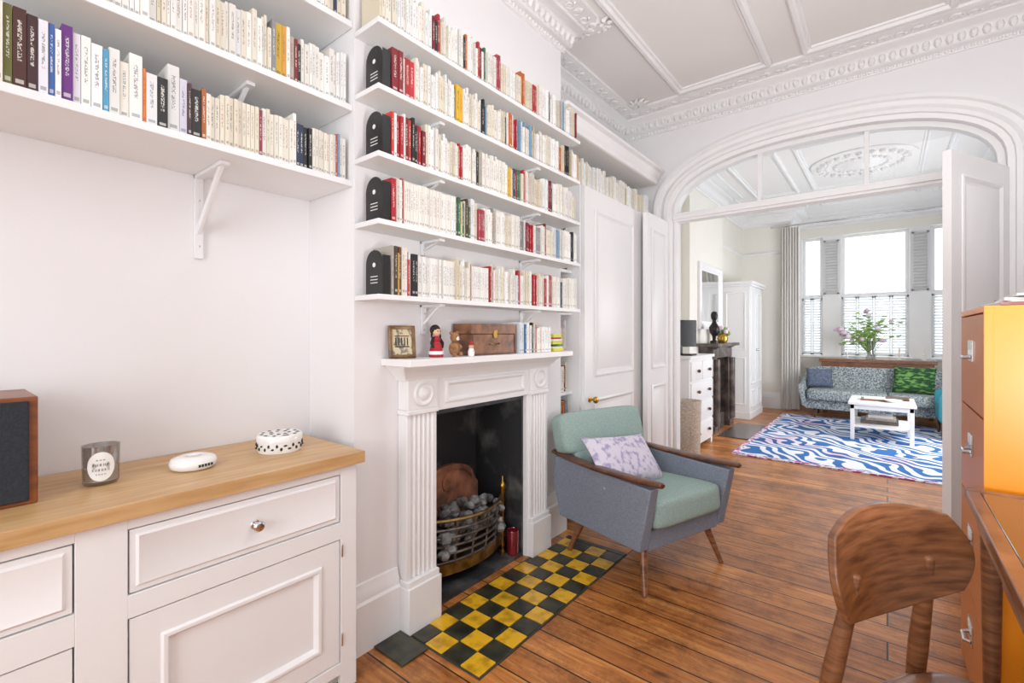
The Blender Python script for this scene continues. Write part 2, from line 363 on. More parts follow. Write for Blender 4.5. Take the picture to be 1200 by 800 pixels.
for cx_,cy_ in ((XB+.20,YB1+.16),(XL+.30,YA-.30)):
    for k in range(8):
        a=k*math.pi/4
        pts=[(cx_+.015*math.cos(a),cy_+.015*math.sin(a),CZ-.012),(cx_+.05*math.cos(a),cy_+.05*math.sin(a),CZ-.02),(cx_+.085*math.cos(a+.25),cy_+.085*math.sin(a+.25),CZ-.008)]
        orn.tube(pts,[.008,.017,.004],M['plaster'],seg=6)
    orn.ball((cx_,cy_,CZ-.012),.02,M['plaster'],u=8,v=5)
b.done('trim_cornice',ang=50); orn.done('trim_cornice_ornament')
b=MB()
def cpanel(b,x0,x1,y0,y1):
    mp=lambda u,v,h:(u,v,CZ-h)
    b.frame(x0,x1,y0,y1,[(0,0),(.0,.012),(.015,.03),(.035,.03),(.045,.012),(.06,.012),(.065,0)],M['white'],mp)
for y0,y1 in ((-1.6,.9),(1.15,3.86)):
    cpanel(b,-.47,.33,y0,y1); cpanel(b,.5,.9,y0,y1)
    cpanel(b,-1.35,-.655,y0,y1)
for y0,y1 in ((4.6,5.6),(5.75,7.6),(7.75,8.6)):
    cpanel(b,-1.5,-.95,y0,y1); cpanel(b,-.8,.35,y0,y1); cpanel(b,.5,.9,y0,y1)
b.done('trim_ceiling_panels',ang=25)
b=MB()
farroom=[(XL,YA2),(XL,5.75),(-1.86,5.75),(-1.86,7.2),(XL,7.2),(XL,YF),(-1.25,YF),(-1.25,YW),(XR,YW),(XR,YA2)]
sweep(b,farroom,cprof,M['white']); b.done('trim_far_cornice',ang=50)
b=MB()
b.lathe((-.23,6.7,CZ),[(.5,0),(.5,-.015),(.46,-.03),(.43,-.02),(.36,-.02),(.34,-.035),(.3,-.03),(.2,-.03),(.17,-.05),(.1,-.06),(.03,-.08)],M['plaster'],seg=40)
for k in range(24):
    a=k*math.pi/12; b.ball((-.23+.4*math.cos(a),6.7+.4*math.sin(a),CZ-.025),.04,M['plaster'],u=6,v=4)
    b.ball((-.23+.25*math.cos(a),6.7+.25*math.sin(a),CZ-.035),.025,M['plaster'],u=6,v=4)
b.done('trim_ceiling_rose',ang=40)
# baseboards
bprof=[(0,.265),(.008,.262),(.012,.24),(.02,.225),(.02,.2),(.028,.19),(.028,0)]
def bboard(name,path):
    b=MB(); sweep(b,path,bprof,M['white']); b.done(name,ang=30)
bboard('baseboard_chimney',[(XL,YB0),(XB,YB0),(XB,1.245)])
bboard('baseboard_chimney_right',[(XB,2.29),(XB,YB1),(XL+.02,YB1)])
bboard('baseboard_left',[(XL,YK),(XL,YB0-.02)])
bboard('baseboard_right',[(XR,YA),(XR,YK)])
bboard('baseboard_far_left',[(XL,7.2),(XL,YF),(-1.25,YF),(-1.25,YW),(XR,YW),(XR,YA2)])
b=MB(); sweep(b,[(XL,7.2),(XL,YF),(-1.25,YF)],[(0,2.55),(.02,2.56),(.03,2.58),(.02,2.6),(0,2.61)],M['white']); b.done('trim_picture_rail')
# ------------------------------------------------------------------ books
CR=['#f0ece3','#f4f2ec','#ece4d2','#e6ddca','#f6f4ef','#f2eee5','#e4dbc6','#f8f7f4','#eeeae2','#dfd4bc','#f3f3f3','#e9e9ea']
AC_=['#b3202c','#7c1622','#1b1b1f','#26345c','#dfb02c','#3f6a48','#7fa3c0','#c7672c','#8b8b8d','#bfb8a8','#d6d0c2','#a93a4a','#2a2a2e','#cfd8dd','#e8e0e0','#c9b48c','#1b1b1f','#c3283a']
def bright(h): 
    c=lin(h); return .3*c[0]+.6*c[1]+.1*c[2]
def books(name,y0,y1,xf,z,seq=(),acc=.25,h0=.165,h1=.19,t0=.009,t1=.02,dep=.115,lean=True,bmf=None):
    b=MB(); bm=b.bm; col=bm.loops.layers.float_color.new('Col'); txt=bm.loops.layers.float_color.new('Txt'); uv=bm.loops.layers.uv.new('UVMap')
    y=y0; seq=list(seq); base=None; run=0
    while True:
        t=random.uniform(t0,t1)
        if seq:
            it=seq.pop(0); c=it[0]; t=it[1] if len(it)>1 else t; h=it[2] if len(it)>2 else random.uniform(h0,h1)
        else:
            if run<=0:
                base=random.choice(AC_) if random.random()<acc else random.choice(CR); run=random.choice([1,1,1,2,3,5]) if base in CR else random.choice([1,1,2,3]); hb=random.uniform(h0,h1)
            c=base; h=hb+random.uniform(-.002,.002) if run>0 else random.uniform(h0,h1); run-=1
        if y+t>y1: break
        xj=xf-random.uniform(0,.012); d=dep*random.uniform(.95,1.05)
        g=.0006; X0,X1,Y0_,Y1_=xj-d,xj,y+g,y+t-g
        V=[b.v((xx,yy,zz)) for zz in (z,z+h) for yy in (Y0_,Y1_) for xx in (X0,X1)]
        k=random.uniform(.84,1.0); cc=lin(c); cc=(cc[0]*k,cc[1]*k,cc[2]*k,1); pg=lin('#e6ddc9'); tc=lin('#f3efe2') if bright(c)<.3 else lin(random.choice(['#2a2a2a','#8c2630','#444444','#2f3f66','#2a2a2a']))
        for q,kind in (((0,2,3,1),'p'),((4,5,7,6),'p'),((0,1,5,4),'c'),((2,6,7,3),'c'),((0,4,6,2),'p'),((1,3,7,5),'s')):
            f=b.f([V[i] for i in q],M['book'])
            us=[(0,0),(1,0),(1,1),(0,1)]
            for k2,l in enumerate(f.loops):
                l[col]=pg if kind=='p' else cc; l[txt]=tc; l[uv].uv=us[k2] if kind=='s' else (-3,-3)
        y+=t
    o=b.done(name,smooth=False); return o
W='#f4f2ec'; K='#1b1b1f'; R='#b3202c'; D='#7c1622'
SX=-1.63
def shelf(name,x0,x1,y0,y1,z0,z1):
    b=MB(); b.box(x0,x1,y0,y1,z0,z1,M['shelf']); return b.done(name,bevel=.002)
for i,z in enumerate((1.82,2.115,2.44,2.74)):
    shelf('alcove_shelf',XL+.001,SX,-1.2,YB0-.002,z,z+.024)
def bracket(name,xw,y,z,ln,drop):
    z=z-.0008; xw=xw+.0008
    b=MB(); b.box(xw,xw+.012,y-.014,y+.014,z-drop,z,M['shelf']); b.box(xw,xw+ln,y-.014,y+.014,z-.012,z,M['shelf'])
    b.extr([(xw+.008,z-drop*.72),(xw+.008,z-drop*.6),(xw+ln*.8,z-.008),(xw+ln*.92,z-.008)],y-.006,y+.006,M['shelf'])
    for zz in (.3,.85): b.lathe((xw+.012,y,z-drop*zz),[(.004,0),(.003,.003)],M['chrome'],seg=8,axis='x')
    b.done(name,bevel=.0015)
bracket('shelf_bracket',XL,.62,1.82,.25,.30)
bracket('shelf_bracket',XL,.70,2.115,.25,.2)
seq1=[('#efe8d6',.016,.2),('#efe8d6',.02,.2),('#e8d9a8',.016,.2),('#f0ece4',.012),('#e9e2d0',.016,.2),('#ece6da',.016,.2),('#6b6a2c',.016,.2),('#49241f',.024,.2),('#3c1f22',.02,.195),('#e8e6ee',.018,.19),('#3c62a8',.012,.19),('#f0f0f2',.012),('#6b2c86',.022,.2),('#e8e4ee',.016,.19),(W,.02,.19),('#f6f6f6',.024,.18),('#4e9ec4',.012),(W,.024,.185),('#e9e4d8',.02),(W,.03,.19),('#e07a2c',.008),('#f2f2f2',.026,.15),(K,.026,.15),('#ececea',.03,.2),('#dcd9ea',.02,.17),('#4a2f2a',.01),(K,.026,.15),('#b3622c',.012,.16)]+[('#efe9da',.014,.15)]*3+[('#ece4d0',.013,.165)]*9+[('#8a3340',.012,.16),(W,.014,.17),('#e8e0cc',.012)]*1+[('#f0eadc',.013,.16)]*6+[(W,.012,.19),('#22304e',.015,.16),('#22304e',.015,.16),(K,.014,.155),(K,.014,.155)]+[('#efe9dc',.012,.16)]*7+[('#e6e0d4',.01),('#c94a3c',.008),('#7fa3c0',.01)]
books('row_of_books',.02,1.035,SX-.02,1.8445,seq1,acc=.15,h0=.15,h1=.18,dep=.13)
books('row_of_books',.02,1.035,SX-.02,2.1395,[(random.choice(CR),) for _ in range(50)]+[('#8a8a8c',.014),('#d9b02c',.024,.19),('#e8a02c',.014,.19),(W,.012,.19),('#b8ada0',.016),(D,.012),(K,.014)],acc=.2,h0=.15,h1=.20,dep=.13)
books('row_of_books',.02,1.035,SX-.02,2.4645,(),acc=.2,h0=.16,h1=.19,dep=.13)
# chimney breast shelves
FX=-1.465; ZS=(1.375,1.655,1.905,2.155,2.40)
for z in ZS: shelf('book_shelf',XB+.001,FX,YB0,YB1-.02,z,z+.02)
for z in ZS[:4]:
    for y in (1.385,2.1): bracket('shelf_bracket',XB,y,z,.13,.13 if z==ZS[0] else .06)
def rc(n,t=.012): return [(random.choice(CR),t*random.uniform(.7,1.3)) for _ in range(n)]
seqs=[[('#b8b0a4',.012,.19),('#4a3a30',.016,.19),('#c9a23c',.008),('#7c4a2c',.012,.19),('#e8e0d0',.016,.19),(W,.012,.19),('#c23c3c',.01),(W,.01),(K,.016,.17),(K,.014,.17)]+[(W,.0115,.165)]*18+rc(8)+[('#c84a3c',.01)]+[(W,.012,.16)]*10+[(R,.012),('#e8e0d0',.012),(R,.012,.15)]+rc(8)+[('#7fa3c0',.01)]+rc(6)+[(R,.012),(R,.012)],
 [(R,.022,.17),('#d8d2c8',.014,.17),(W,.012),('#c43a3a',.012)]+[('#f3efe6',.0125,.172)]*16+[(W,.013,.17)]*6+[('#2f5a45',.012),('#3f6a48',.018),('#e8d9a8',.014),('#3a7a55',.014),('#dcd2bc',.012),('#4a3a30',.014),('#5a6a48',.012)],
 [('#d8342c',.012,.175),(W,.012),(R,.016,.17),(R,.016,.17),(W,.01),(D,.016,.175),('#c0392f',.014),(K,.014),(K,.013),(R,.014,.165),(R,.014,.165),(D,.02,.15)]+rc(16)+[(R,.012),(R,.012)]+rc(8)+[(K,.014)],
 [(D,.03,.17),('#8a1c2a',.022,.17),('#e8e4de',.014),('#b3202c',.026,.16),('#c8283a',.022,.16),('#e9e4d4',.014),(W,.012)]+rc(16)+[('#8c8a80',.014),('#e6b52a',.024,.17),('#e6b52a',.022,.17)]+rc(10)+[(K,.014),(K,.012)],
 rc(20,.013)+[(D,.014),(K,.016),('#b3202c',.014)]+rc(12,.012)+[(K,.012),('#c7672c',.012)]+rc(6)+[(R,.014),(D,.012)]]
for z,sq in zip(ZS,seqs):
    books('row_of_books',1.115 if z<ZS[4] else 1.06,YB1-.03,FX-.012,z+.0205,sq,acc=.35,h0=.145,h1=.185,dep=.115,t0=.008,t1=.017)
def bookend(z):
    b=MB(); y=1.075; n=10
    pl=[(FX-.125,z),(FX-.02,z)]+[(FX-.0725+.0525*math.cos(math.pi*i/n),z+.12+.0525*math.sin(math.pi*i/n)) for i in range(n+1)]
    b.extr(pl,y,y+.004,M['black']); b.box(FX-.125,FX-.02,y,y+.036,z,z+.002,M['black'])
    b.box(FX-.02,FX-.018,y,y+.034,z,z+.15,M['black'])
    for k in range(3): b.box(FX-.095,FX-.05,y-.0006,y,z+.045+k*.012,z+.048+k*.012,M['label'])
    b.lathe((FX-.0725,y,z+.115),[(.009,-.0008),(.009,0)],M['label'],seg=14,axis='y')
    b.done('bookend')
for z in ZS[:4]: bookend(z+.0205)
# alcove bookcase right of breast
b=MB()
zs=(.30,.58,.84,1.10,1.37,1.65,1.9,2.15)
for z in zs: b.box(XL+.001,-1.66,YB1+.001,2.72,z,z+.02,M['shelf'])
b.box(XL+.001,-1.60,2.72,2.74,.0,2.24,M['shelf'])
b.done('alcove_bookcase',bevel=.001)
for z in zs: books('row_of_books',YB1+.01,2.715,-1.68,z+.0205,(),acc=.55,h0=.16,h1=.22,dep=.14,t0=.012,t1=.03)
# ------------------------------------------------------------------ panelled cupboard
def leaf_panels(b,mp,w,h,panels,m,th=.0):
    for u0,u1,v0,v1 in panels:
        b.frame(u0,u1,v0,v1,[(0,.001),(0,.008),(.012,.014),(.022,.006),(.03,.001)],m,mp)
        b.frame(u0+.05,u1-.05,v0+.05,v1-.05,[(0,.001),(.012,.006)],m,mp,fill=m)
b=MB(); cx=-1.575
b.box(XL+.001,cx-.02,2.745,3.64,.0,2.24,M['white']); b.box(cx-.02,cx,2.745,3.64,.0,2.235,M['white'])
mp=lambda u,v,h:(cx+h,u,v)
leaf_panels(b,mp,0,0,[(2.87,3.50,.95,2.10),(2.87,3.50,.18,.80)],M['white'])
b.lathe((cx,2.93-.12,.80),[(.022,0),(.022,.004),(.008,.006),(.008,.03),(.02,.036),(.024,.048),(.018,.06),(.004,.064)],M['brass'],seg=20,axis='x')
b.box(XL+.001,cx+.0,3.64,YA-.002,.0,2.24,M['white'])
b.done('alcove_cupboard',bevel=.002)
books('row_of_books',2.75,4.0,-1.64,2.2405,[('#d8cdbf',),('#e8b88c',)]+[(random.choice(CR),) for _ in range(44)],acc=.12,h0=.17,h1=.22,dep=.15,t0=.01,t1=.02)
b=MB()
b.box(XL+.001,-1.6,2.55,YA-.06,2.56,2.60,M['white'])
sweep(b,[(-1.6,YA-.055),(-1.6,2.54),(XL,2.54)][::-1],[(0,2.56),(.012,2.565),(.015,2.60),(.035,2.62),(.045,2.65),(.07,2.66),(.07,2.68),(0,2.685)],M['white'])
b.box(XL+.001,-1.6,2.54,YA-.06,2.60,2.684,M['white'])
b.box(XL+.001,-1.62,2.55,2.57,2.24,2.56,M['white'])
b.done('overcupboard_cornice_shelf',bevel=.001)
def doorleaf(name,mtx,w,h):
    b=MB(); b.M=mtx; b.box(0,w,-.02,.02,0,h,M['white'])
    for sg in (1,-1):
        mp=lambda u,v,hh:(u,sg*(.02+hh),v)
        s=.075 if w<.55 else .1
        leaf_panels(b,mp,w,h,[(s,w-s,.95,h-.12),(s,w-s,.18,.82)],M['white'])
    return b
b=doorleaf('door',T(-1.515,3.60,.008,math.radians(90)),.46,2.21); b.done('door_1',bevel=.002)
ang=math.atan2(4.04-3.45,.55-.25)
b=doorleaf('door',T(.25,3.45,.008,ang),.66,2.23)
b.done('door_2',bevel=.002)
# ------------------------------------------------------------------ fireplace surround
b=MB(); w_=M['white']; x0=XB+.001
for y0 in (1.25,2.115):
    y1=y0+.165
    b.box(x0,-1.535,y0-.008,y1+.008,0,.19,w_); b.box(x0,-1.545,y0-.004,y1+.004,.19,.215,w_)
    fr=-1.56
    pts=[(y0,x0),(y0,fr)]
    nf=5; m0=.02; fw=(.165-2*m0)/nf
    for k in range(nf):
        a=y0+m0+k*fw
        pts+=[(a+.003,fr)]+[(a+fw/2-(fw/2-.003)*math.cos(math.pi*t/5),fr-.010*math.sin(math.pi*t/5)) for t in range(1,5)]+[(a+fw-.003,fr)]
    pts+=[(y1,fr),(y1,x0)]
    b.extr([(p[1],p[0]) for p in pts],.215,.905,w_,axis='z')
    b.box(x0,-1.548,y0-.004,y1+.004,.905,.925,w_); b.box(x0,-1.552,y0,y1,.925,1.06,w_)
    b.lathe((-1.552,(y0+y1)/2,.992),[(.055,0),(.055,.008),(.045,.012),(.038,.004),(.028,.004),(.024,.012),(.012,.016),(.002,.017)],w_,seg=28,axis='x')
b.box(x0,-1.565,1.415,2.115,.905,1.06,w_)
b.frame(1.47,2.06,.935,1.035,[(0,0),(0,.006),(.012,.012),(.02,.004),(.024,0)],w_,lambda u,v,h:(-1.565+h,u,v))
b.box(x0,-1.575,1.405,1.4295,.0,.905,w_) ; b.box(x0,-1.575,2.1005,2.125,.0,.905,w_)
sweep(b,[(XB+.001,1.235),(-1.55,1.235),(-1.55,2.295),(XB+.001,2.295)],[(-.02,1.05),(.0,1.05),(.004,1.065),(.02,1.08),(.025,1.09),(.045,1.105),(.05,1.118),(-.05,1.118)],w_)
b.box(XB+.001,-1.435,1.165,2.365,1.116,1.145,w_)
b.done('fireplace_surround',bevel=.003)
# grate
b=MB(); gx=-1.67; gy=1.765; hw=.25; G0=.0205
n=12
def bow(t,z,r=.06):
    return (gx-.02+r*(1-t*t),gy+hw*t,z)
for z,r in ((.13,.06),(.17,.07),(.21,.08),(.25,.085),(.29,.09),(.335,.095)):
    b.tube([bow(-1+2*i/n,z+.01,r) for i in range(n+1)],.007 if z<.33 else .009,M['iron'] if z<.33 else M['agedbrass'],seg=6)
for t in (-.6,-.2,.2,.6): b.tube([bow(t,.12,.06),bow(t,.34,.094)],.006,M['iron'],seg=6)
rows=[[bow(-1+2*i/n,z,.06) for i in range(n+1)] for z in (.075,.13)]
VV=[[b.v(p) for p in r] for r in rows]
for i in range(n): b.f([VV[0][i],VV[0][i+1],VV[1][i+1],VV[1][i]],M['agedbrass'])
for sy in (-1,1):
    yy=gy+sy*(hw+.006); c=(gx-.015,yy,G0)
    b.lathe(c,[(.018,0),(.02,.012),(.01,.02),(.014,.05),(.008,.08),(.012,.1),(.012,.14),(.008,.15),(.008,.33),(.014,.34),(.012,.35),(.018,.365),(.02,.378),(.012,.392),(.005,.4),(.004,.425),(.001,.43)],M['brass'],seg=14)
    b.box(gx-.2,gx-.01,yy-.006,yy+.006,.1,.3,M['iron'])
b.box(gx-.2,gx-.01,gy-hw,gy+hw,.1,.115,M['iron'])
pl=[(gy-.24,.1),(gy+.22,.1),(gy+.22,.40)]+[(gy-.01+.2*math.cos(a),.44+.1*math.sin(a)) for a in [math.pi*i/10 for i in range(11)]]+[(gy-.24,.40)]
b.extr(pl,gx-.2,gx-.17,M['brick'],axis='x')
b.tube([(gx-.168,gy-.01+.175*math.cos(a),.43+.09*math.sin(a)) for a in [math.pi*i/14 for i in range(15)]],.008,M['brick'],seg=6)
b.lathe((gx-.17,gy-.01,.45),[(.05,0),(.05,.006),(.035,.012),(.015,.008),(.002,.014)],M['brick'],seg=16,axis='x')
for i in range(120):
    r=random.uniform(.018,.034); t=random.uniform(-.9,.9); dx=random.uniform(-.14,.03); zz=.17+random.uniform(0,.16)+.05*(1-t*t)*(1-abs(dx+.05)*5)
    b.ball((gx+dx*(1-.3*abs(t)),gy+hw*t*.95,zz),r,M['coal'],sc=(random.uniform(.8,1.3),random.uniform(.8,1.3),.8),u=6,v=4)
b.done('fire_grate_with_coals',ang=50)
b=MB(); b.lathe((-1.63,2.045,.0205),[(.001,0),(.030,0),(.032,.008),(.034,.13),(.032,.135),(.030,.13),(.029,.1),(.001,.098)],M['red'],seg=24)
b.done('red_glass_candle')
# hearth
b=MB(); ts=.0985
b.box(-1.531,-1.145,1.243,2.47,.0,.004,M['grout']); b.box(-1.555,-1.531,1.425,2.10,.0,.004,M['grout'])
b.box(-1.531,-1.43,1.125,1.243,.0,.004,M['grout'])
for i in range(4):
    for j in range(12):
        xx=-1.15-ts*(i+1); yy=1.247+ts*j
        xa=-1.530 if (i==3 and (yy<1.42 or yy+ts>2.11)) else xx
        m=M['yellow'] if (i+j)%2==0 else M['btile']; z=.0095+random.uniform(0,.0012)
        b.box(max(xx,xa)+.0025,xx+ts-.0025,yy+.0025,yy+ts-.0025,.004,z,m)
b.box(-1.590,-1.412,1.11,1.240,.004,.0095,M['btile'])
b.box(-1.53,-1.15,2.433,2.468,.004,.0095,M['btile'])
b.done('hearth_tiles',bevel=.0015)
# ------------------------------------------------------------------ mantel ornaments
MZ=1.1455
b=MB(); b.M=T(-1.555,1.225,MZ+.001,math.radians(-25),0,math.radians(-10))
b.frame(-.055,.055,0,.135,[(0,-.01),(0,.006),(.006,.01),(.014,.006),(.014,0)],M['gold'],lambda u,v,h:(h,u,v),fill=M['print'])
b.box(-.012,-.004,-.052,.052,.003,.132,M['gold'])
b.box(.0005,.001,-.03,.03,.045,.05,M['ink']); b.box(.0005,.001,-.03,.03,.09,.094,M['ink'])
for k in range(5): b.box(.0005,.001,-.028+k*.012,-.023+k*.012,.052,.086,M['ink'])
b.box(-.045,-.01,-.006,.006,0,.002,M['gold'])
b.done('picture_frame',bevel=.001)
b=MB(); c=(-1.53,1.385,MZ) # doll
b.lathe(c,[(.001,0),(.03,0),(.032,.01),(.024,.05),(.016,.068),(.02,.075),(.012,.09),(.001,.092)],M['redcloth'],seg=16)
b.lathe(c,[(.0325,.012),(.033,.02),(.031,.026)],M['label'],seg=16)
b.ball((c[0],c[1],MZ+.11),.021,M['skin']); b.ball((c[0]-.006,c[1],MZ+.117),.024,M['hair'])
for s_ in (-1,1):
    b.tube([(c[0],c[1]+s_*.016,MZ+.085),(c[0]+.006,c[1]+s_*.032,MZ+.06),(c[0]+.012,c[1]+s_*.026,MZ+.04)],[.008,.007,.005],M['hair'],seg=6)
    b.ball((c[0]+.019,c[1]+s_*.007,MZ+.112),.003,M['ink'],u=6,v=4)
    b.tube([(c[0]-.004,c[1]+s_*.02,MZ+.115),(c[0],c[1]+s_*.026,MZ+.085)],[.006,.004],M['hair'],seg=6)
b.done('doll')
b=MB(); c=(-1.50,1.465,MZ) # bear
b.ball((c[0],c[1],MZ+.034),.025,M['fur'],sc=(1,1,1.3)); b.ball((c[0]+.004,c[1],MZ+.085),.022,M['fur']); b.ball((c[0]+.022,c[1],MZ+.08),.009,M['label'],u=8,v=6); b.ball((c[0]+.031,c[1],MZ+.082),.003,M['ink'],u=6,v=4)
for s_ in (-1,1):
    b.ball((c[0],c[1]+s_*.018,MZ+.104),.009,M['fur'],u=8,v=6); b.ball((c[0]+.02,c[1]+s_*.018,MZ+.011),.011,M['fur'],sc=(1.4,1,.9),u=8,v=6)
    b.tube([(c[0],c[1]+s_*.02,MZ+.055),(c[0]+.022,c[1]+s_*.022,MZ+.038)],[.009,.008],M['fur'],seg=8); b.ball((c[0]+.022,c[1]+s_*.008,MZ+.09),.0025,M['ink'],u=6,v=4)
b.done('teddy_bear')
b=MB(); c=(-1.458,1.53,MZ)
b.lathe(c,[(.001,0),(.013,0),(.016,.02),(.01,.036),(.001,.037)],M['label'],seg=14); b.ball((c[0],c[1],MZ+.045),.012,M['skin']); b.lathe((c[0],c[1],MZ+.05),[(.014,0),(.011,.01),(.001,.02)],M['redcloth'],seg=14); b.ball((c[0]+.012,c[1],MZ+.022),.004,M['redcloth'],u=6,v=4)
b.done('gnome_figurine')
b=MB(); bx0,bx1,by0,by1=-1.60,-1.485,1.56,1.885
b.box(bx0,bx1,by0,by1,MZ,MZ+.098,M['boxwood']); b.box(bx0-.003,bx1+.003,by0-.003,by1+.003,MZ+.101,MZ+.148,M['boxwood'])
b.box(bx0+.002,bx1-.002,by0+.002,by1-.002,MZ+.098,MZ+.101,M['darkwood'])
for yy in (by0-.001,by1-.009): b.box(bx1,bx1+.0045,yy,yy+.010,MZ,MZ+.098,M['darkwood'])
b.box(bx1,bx1+.0045,by0,by1,MZ,MZ+.008,M['darkwood'])
b.box(bx1+.003,bx1+.006,(by0+by1)/2-.012,(by0+by1)/2+.012,MZ+.08,MZ+.118,M['brass'])
b.tube([(bx1,1.69,MZ+.055),(bx1+.012,1.70,MZ+.048),(bx1+.012,1.745,MZ+.048),(bx1,1.755,MZ+.055)],.003,M['brass'],seg=6)
b.done('wooden_casket',bevel=.003)
books('row_of_books',1.90,2.22,-1.47,MZ,[('#d8e0e8',.012,.15),('#e6e6ea',.02,.16),('#f0f0f0',.02,.155),('#2b6a9a',.012,.15),(W,.024,.16),('#c83a3c',.012,.15),(W,.02,.145),('#2b2b2e',.01,.16),('#d9cfc0',.02,.16),(R,.012,.15)],acc=.4,h0=.13,h1=.17,t0=.012,t1=.024)
b=MB()
zz=MZ
for k,(m,t) in enumerate((('yellowcover',.016),('paper',.01),('greencush',.012),('yellowcover',.018),('paper',.012),('redcloth',.008),('yellowcover',.02))):
    b.box(-1.6+.003*k,-1.485-.004*(k%2),2.235,2.34-.004*k,zz,zz+t,M[m]); zz+=t+.0004
b.done('stack_of_booklets',bevel=.0005)
# ------------------------------------------------------------------ dresser
b=MB(); wm=M['white']; fx=-1.487
b.box(XL+.03,fx-.02,-.7,.965,.10,.785,wm)
b.box(XL+.03,fx-.05,-.68,.95,.0,.10,wm)
def rail(y0,y1,z0,z1): b.box(fx-.0205,fx,y0,y1,z0,z1,wm)
rail(.905,.965,0,.785); rail(.219,.317,0,.785); rail(-.7,.219,.757,.785); rail(.317,.905,.757,.785)
rail(.317,.905,.532,.59); rail(-.7,.219,.515,.59); rail(-.7,-.66,0,.785); rail(-.66,.219,.06,.1); rail(.317,.905,.06,.1)
mp=lambda u,v,h:(fx+h,u,v)
def drawer(y0,y1,z0,z1,knob=True):
    g=.004; dd=-.003
    b.box(fx-.0203,fx-.018,y0,y1,z0,z1,M['shadowgap'])
    b.frame(y0+g,y1-g,z0+g,z1-g,[(0,-.018),(0,dd),(.012,dd+.0),(.018,dd+.006),(.026,dd+.002)],wm,mp,fill=wm)
    if knob:
        b.lathe((fx,(y0+y1)/2+.01,(z0+z1)/2),[(.014,0),(.014,.003),(.006,.005),(.006,.016),(.014,.021),(.0165,.028),(.012,.034),(.002,.036)],M['chrome'],seg=20,axis='x')
drawer(.317,.905,.59,.757); drawer(-.66,.219,.59,.757)
def cdoor(y0,y1,z0,z1):
    g=.004
    b.box(fx-.0203,fx-.018,y0,y1,z0,z1,M['shadowgap'])
    b.frame(y0+g,y1-g,z0+g,z1-g,[(0,-.018),(0,-.003),(.065,-.003),(.07,.004),(.08,.004),(.09,-.012)],wm,mp,fill=wm)
cdoor(.317,.905,.10,.532); cdoor(-.66,.219,.10,.515)
for z in (.47,.16):
    b.tube([(fx+.002,.908,z),(fx+.002,.908,z+.045)],.004,M['chrome'],seg=8)
b.frame(XL+.08,fx-.08,.16,.70,[(0,0),(0,.002),(.01,.006),(.02,0)],wm,lambda u,v,h:(u,.965+h,v))
b.box(XL+.004,-1.465,-.72,.987,.787,.827,M['oak'])
b.done('sideboard',bevel=.003)
TZ=.8275
b=MB() # speaker
b.box(-1.90,-1.655,-.03,.176,TZ+.0,TZ+.265,M['speakerwood'])
b.box(-1.656,-1.648,-.02,.160,TZ+.01,TZ+.255,M['grille'])
b.done('bookshelf_speaker',bevel=.003)
b=MB(); c=(-1.735,.31,TZ)
b.lathe(c,[(.001,.0),(.036,.0),(.040,.006),(.042,.1),(.0425,.108),(.040,.108),(.038,.012),(.001,.010)],M['glasswhite'],seg=32)
b.lathe(c,[(.001,.0105),(.037,.0105),(.037,.045),(.001,.0455)],M['wax'],seg=24); b.tube([(c[0],c[1],TZ+.045),(c[0],c[1],TZ+.058)],.001,M['ink'],seg=5)
th0=math.radians(-10); lab=[]
for k in range(28):
    a=k*2*math.pi/28; th=th0+.72*math.cos(a); lab.append((c[0]+.0432*math.cos(th),c[1]+.0432*math.sin(th),TZ+.054+.040*math.sin(a)))
cv=b.v((c[0]+.0434*math.cos(th0),c[1]+.0434*math.sin(th0),TZ+.054)); lv=[b.v(p) for p in lab]
for k in range(28): b.f([cv,lv[k],lv[(k+1)%28]],M['label'])
for z,w,nn,hz in ((.072,.26,3,.0018),(.059,.44,5,.0035),(.045,.46,6,.0035),(.033,.28,4,.0016)):
    for k in range(nn):
        th=th0-w+2*w*(k+.15)/nn; r=.0440; wd=2*w/nn*.62
        segs=((0,.25),(.65,.9)) if k%2 else ((0,.25),(.45,.7))
        for e0,e1 in segs:
            q=[(c[0]+r*math.cos(th+wd*e),c[1]+r*math.sin(th+wd*e),TZ+z+zz) for e,zz in ((e0,-hz),(e1,-hz),(e1,hz),(e0,hz))]
            b.f([b.v(p) for p in q],M['ink'])
b.done('scented_candle')
b=MB(); b.M=T(-1.70,.525,TZ,math.radians(12))
b.lathe((0,0,0),[(.001,0),(.05,0),(.062,.008),(.064,.022),(.058,.034),(.04,.04),(.018,.041),(.012,.038),(.001,.038)],M['ceramic'],seg=36)
for k in range(5): b.box(.0635,.0645,-.02+k*.009,-.014+k*.009,.013,.021,M['ink'])
b.done('ceramic_diffuser',ang=50)
b=MB(); b.M=T(-1.715,.80,TZ)
b.lathe((0,0,0),[(.001,0),(.07,0),(.073,.004),(.073,.04),(.076,.04),(.076,.056),(.072,.062),(.001,.063)],M['ceramic'],seg=40)
for k in range(34):
    a=k*2*math.pi/34; b.ball((.0735*math.cos(a),.0735*math.sin(a),.017+(k%2)*.011),.007,M['ink'],sc=(.4,.7,.9) if k%3 else (.4,1,.5),u=6,v=4)
    if k%3==0: b.ball((.058*math.cos(a),.058*math.sin(a),.0628),.007,M['ink'],sc=(1,1,.15),u=6,v=4)
    if k%5==0: b.ball((.03*math.cos(a+.2),.03*math.sin(a+.2),.0632),.006,M['ink'],sc=(1,1.3,.15),u=6,v=4)
b.done('round_trinket_tin',ang=50)
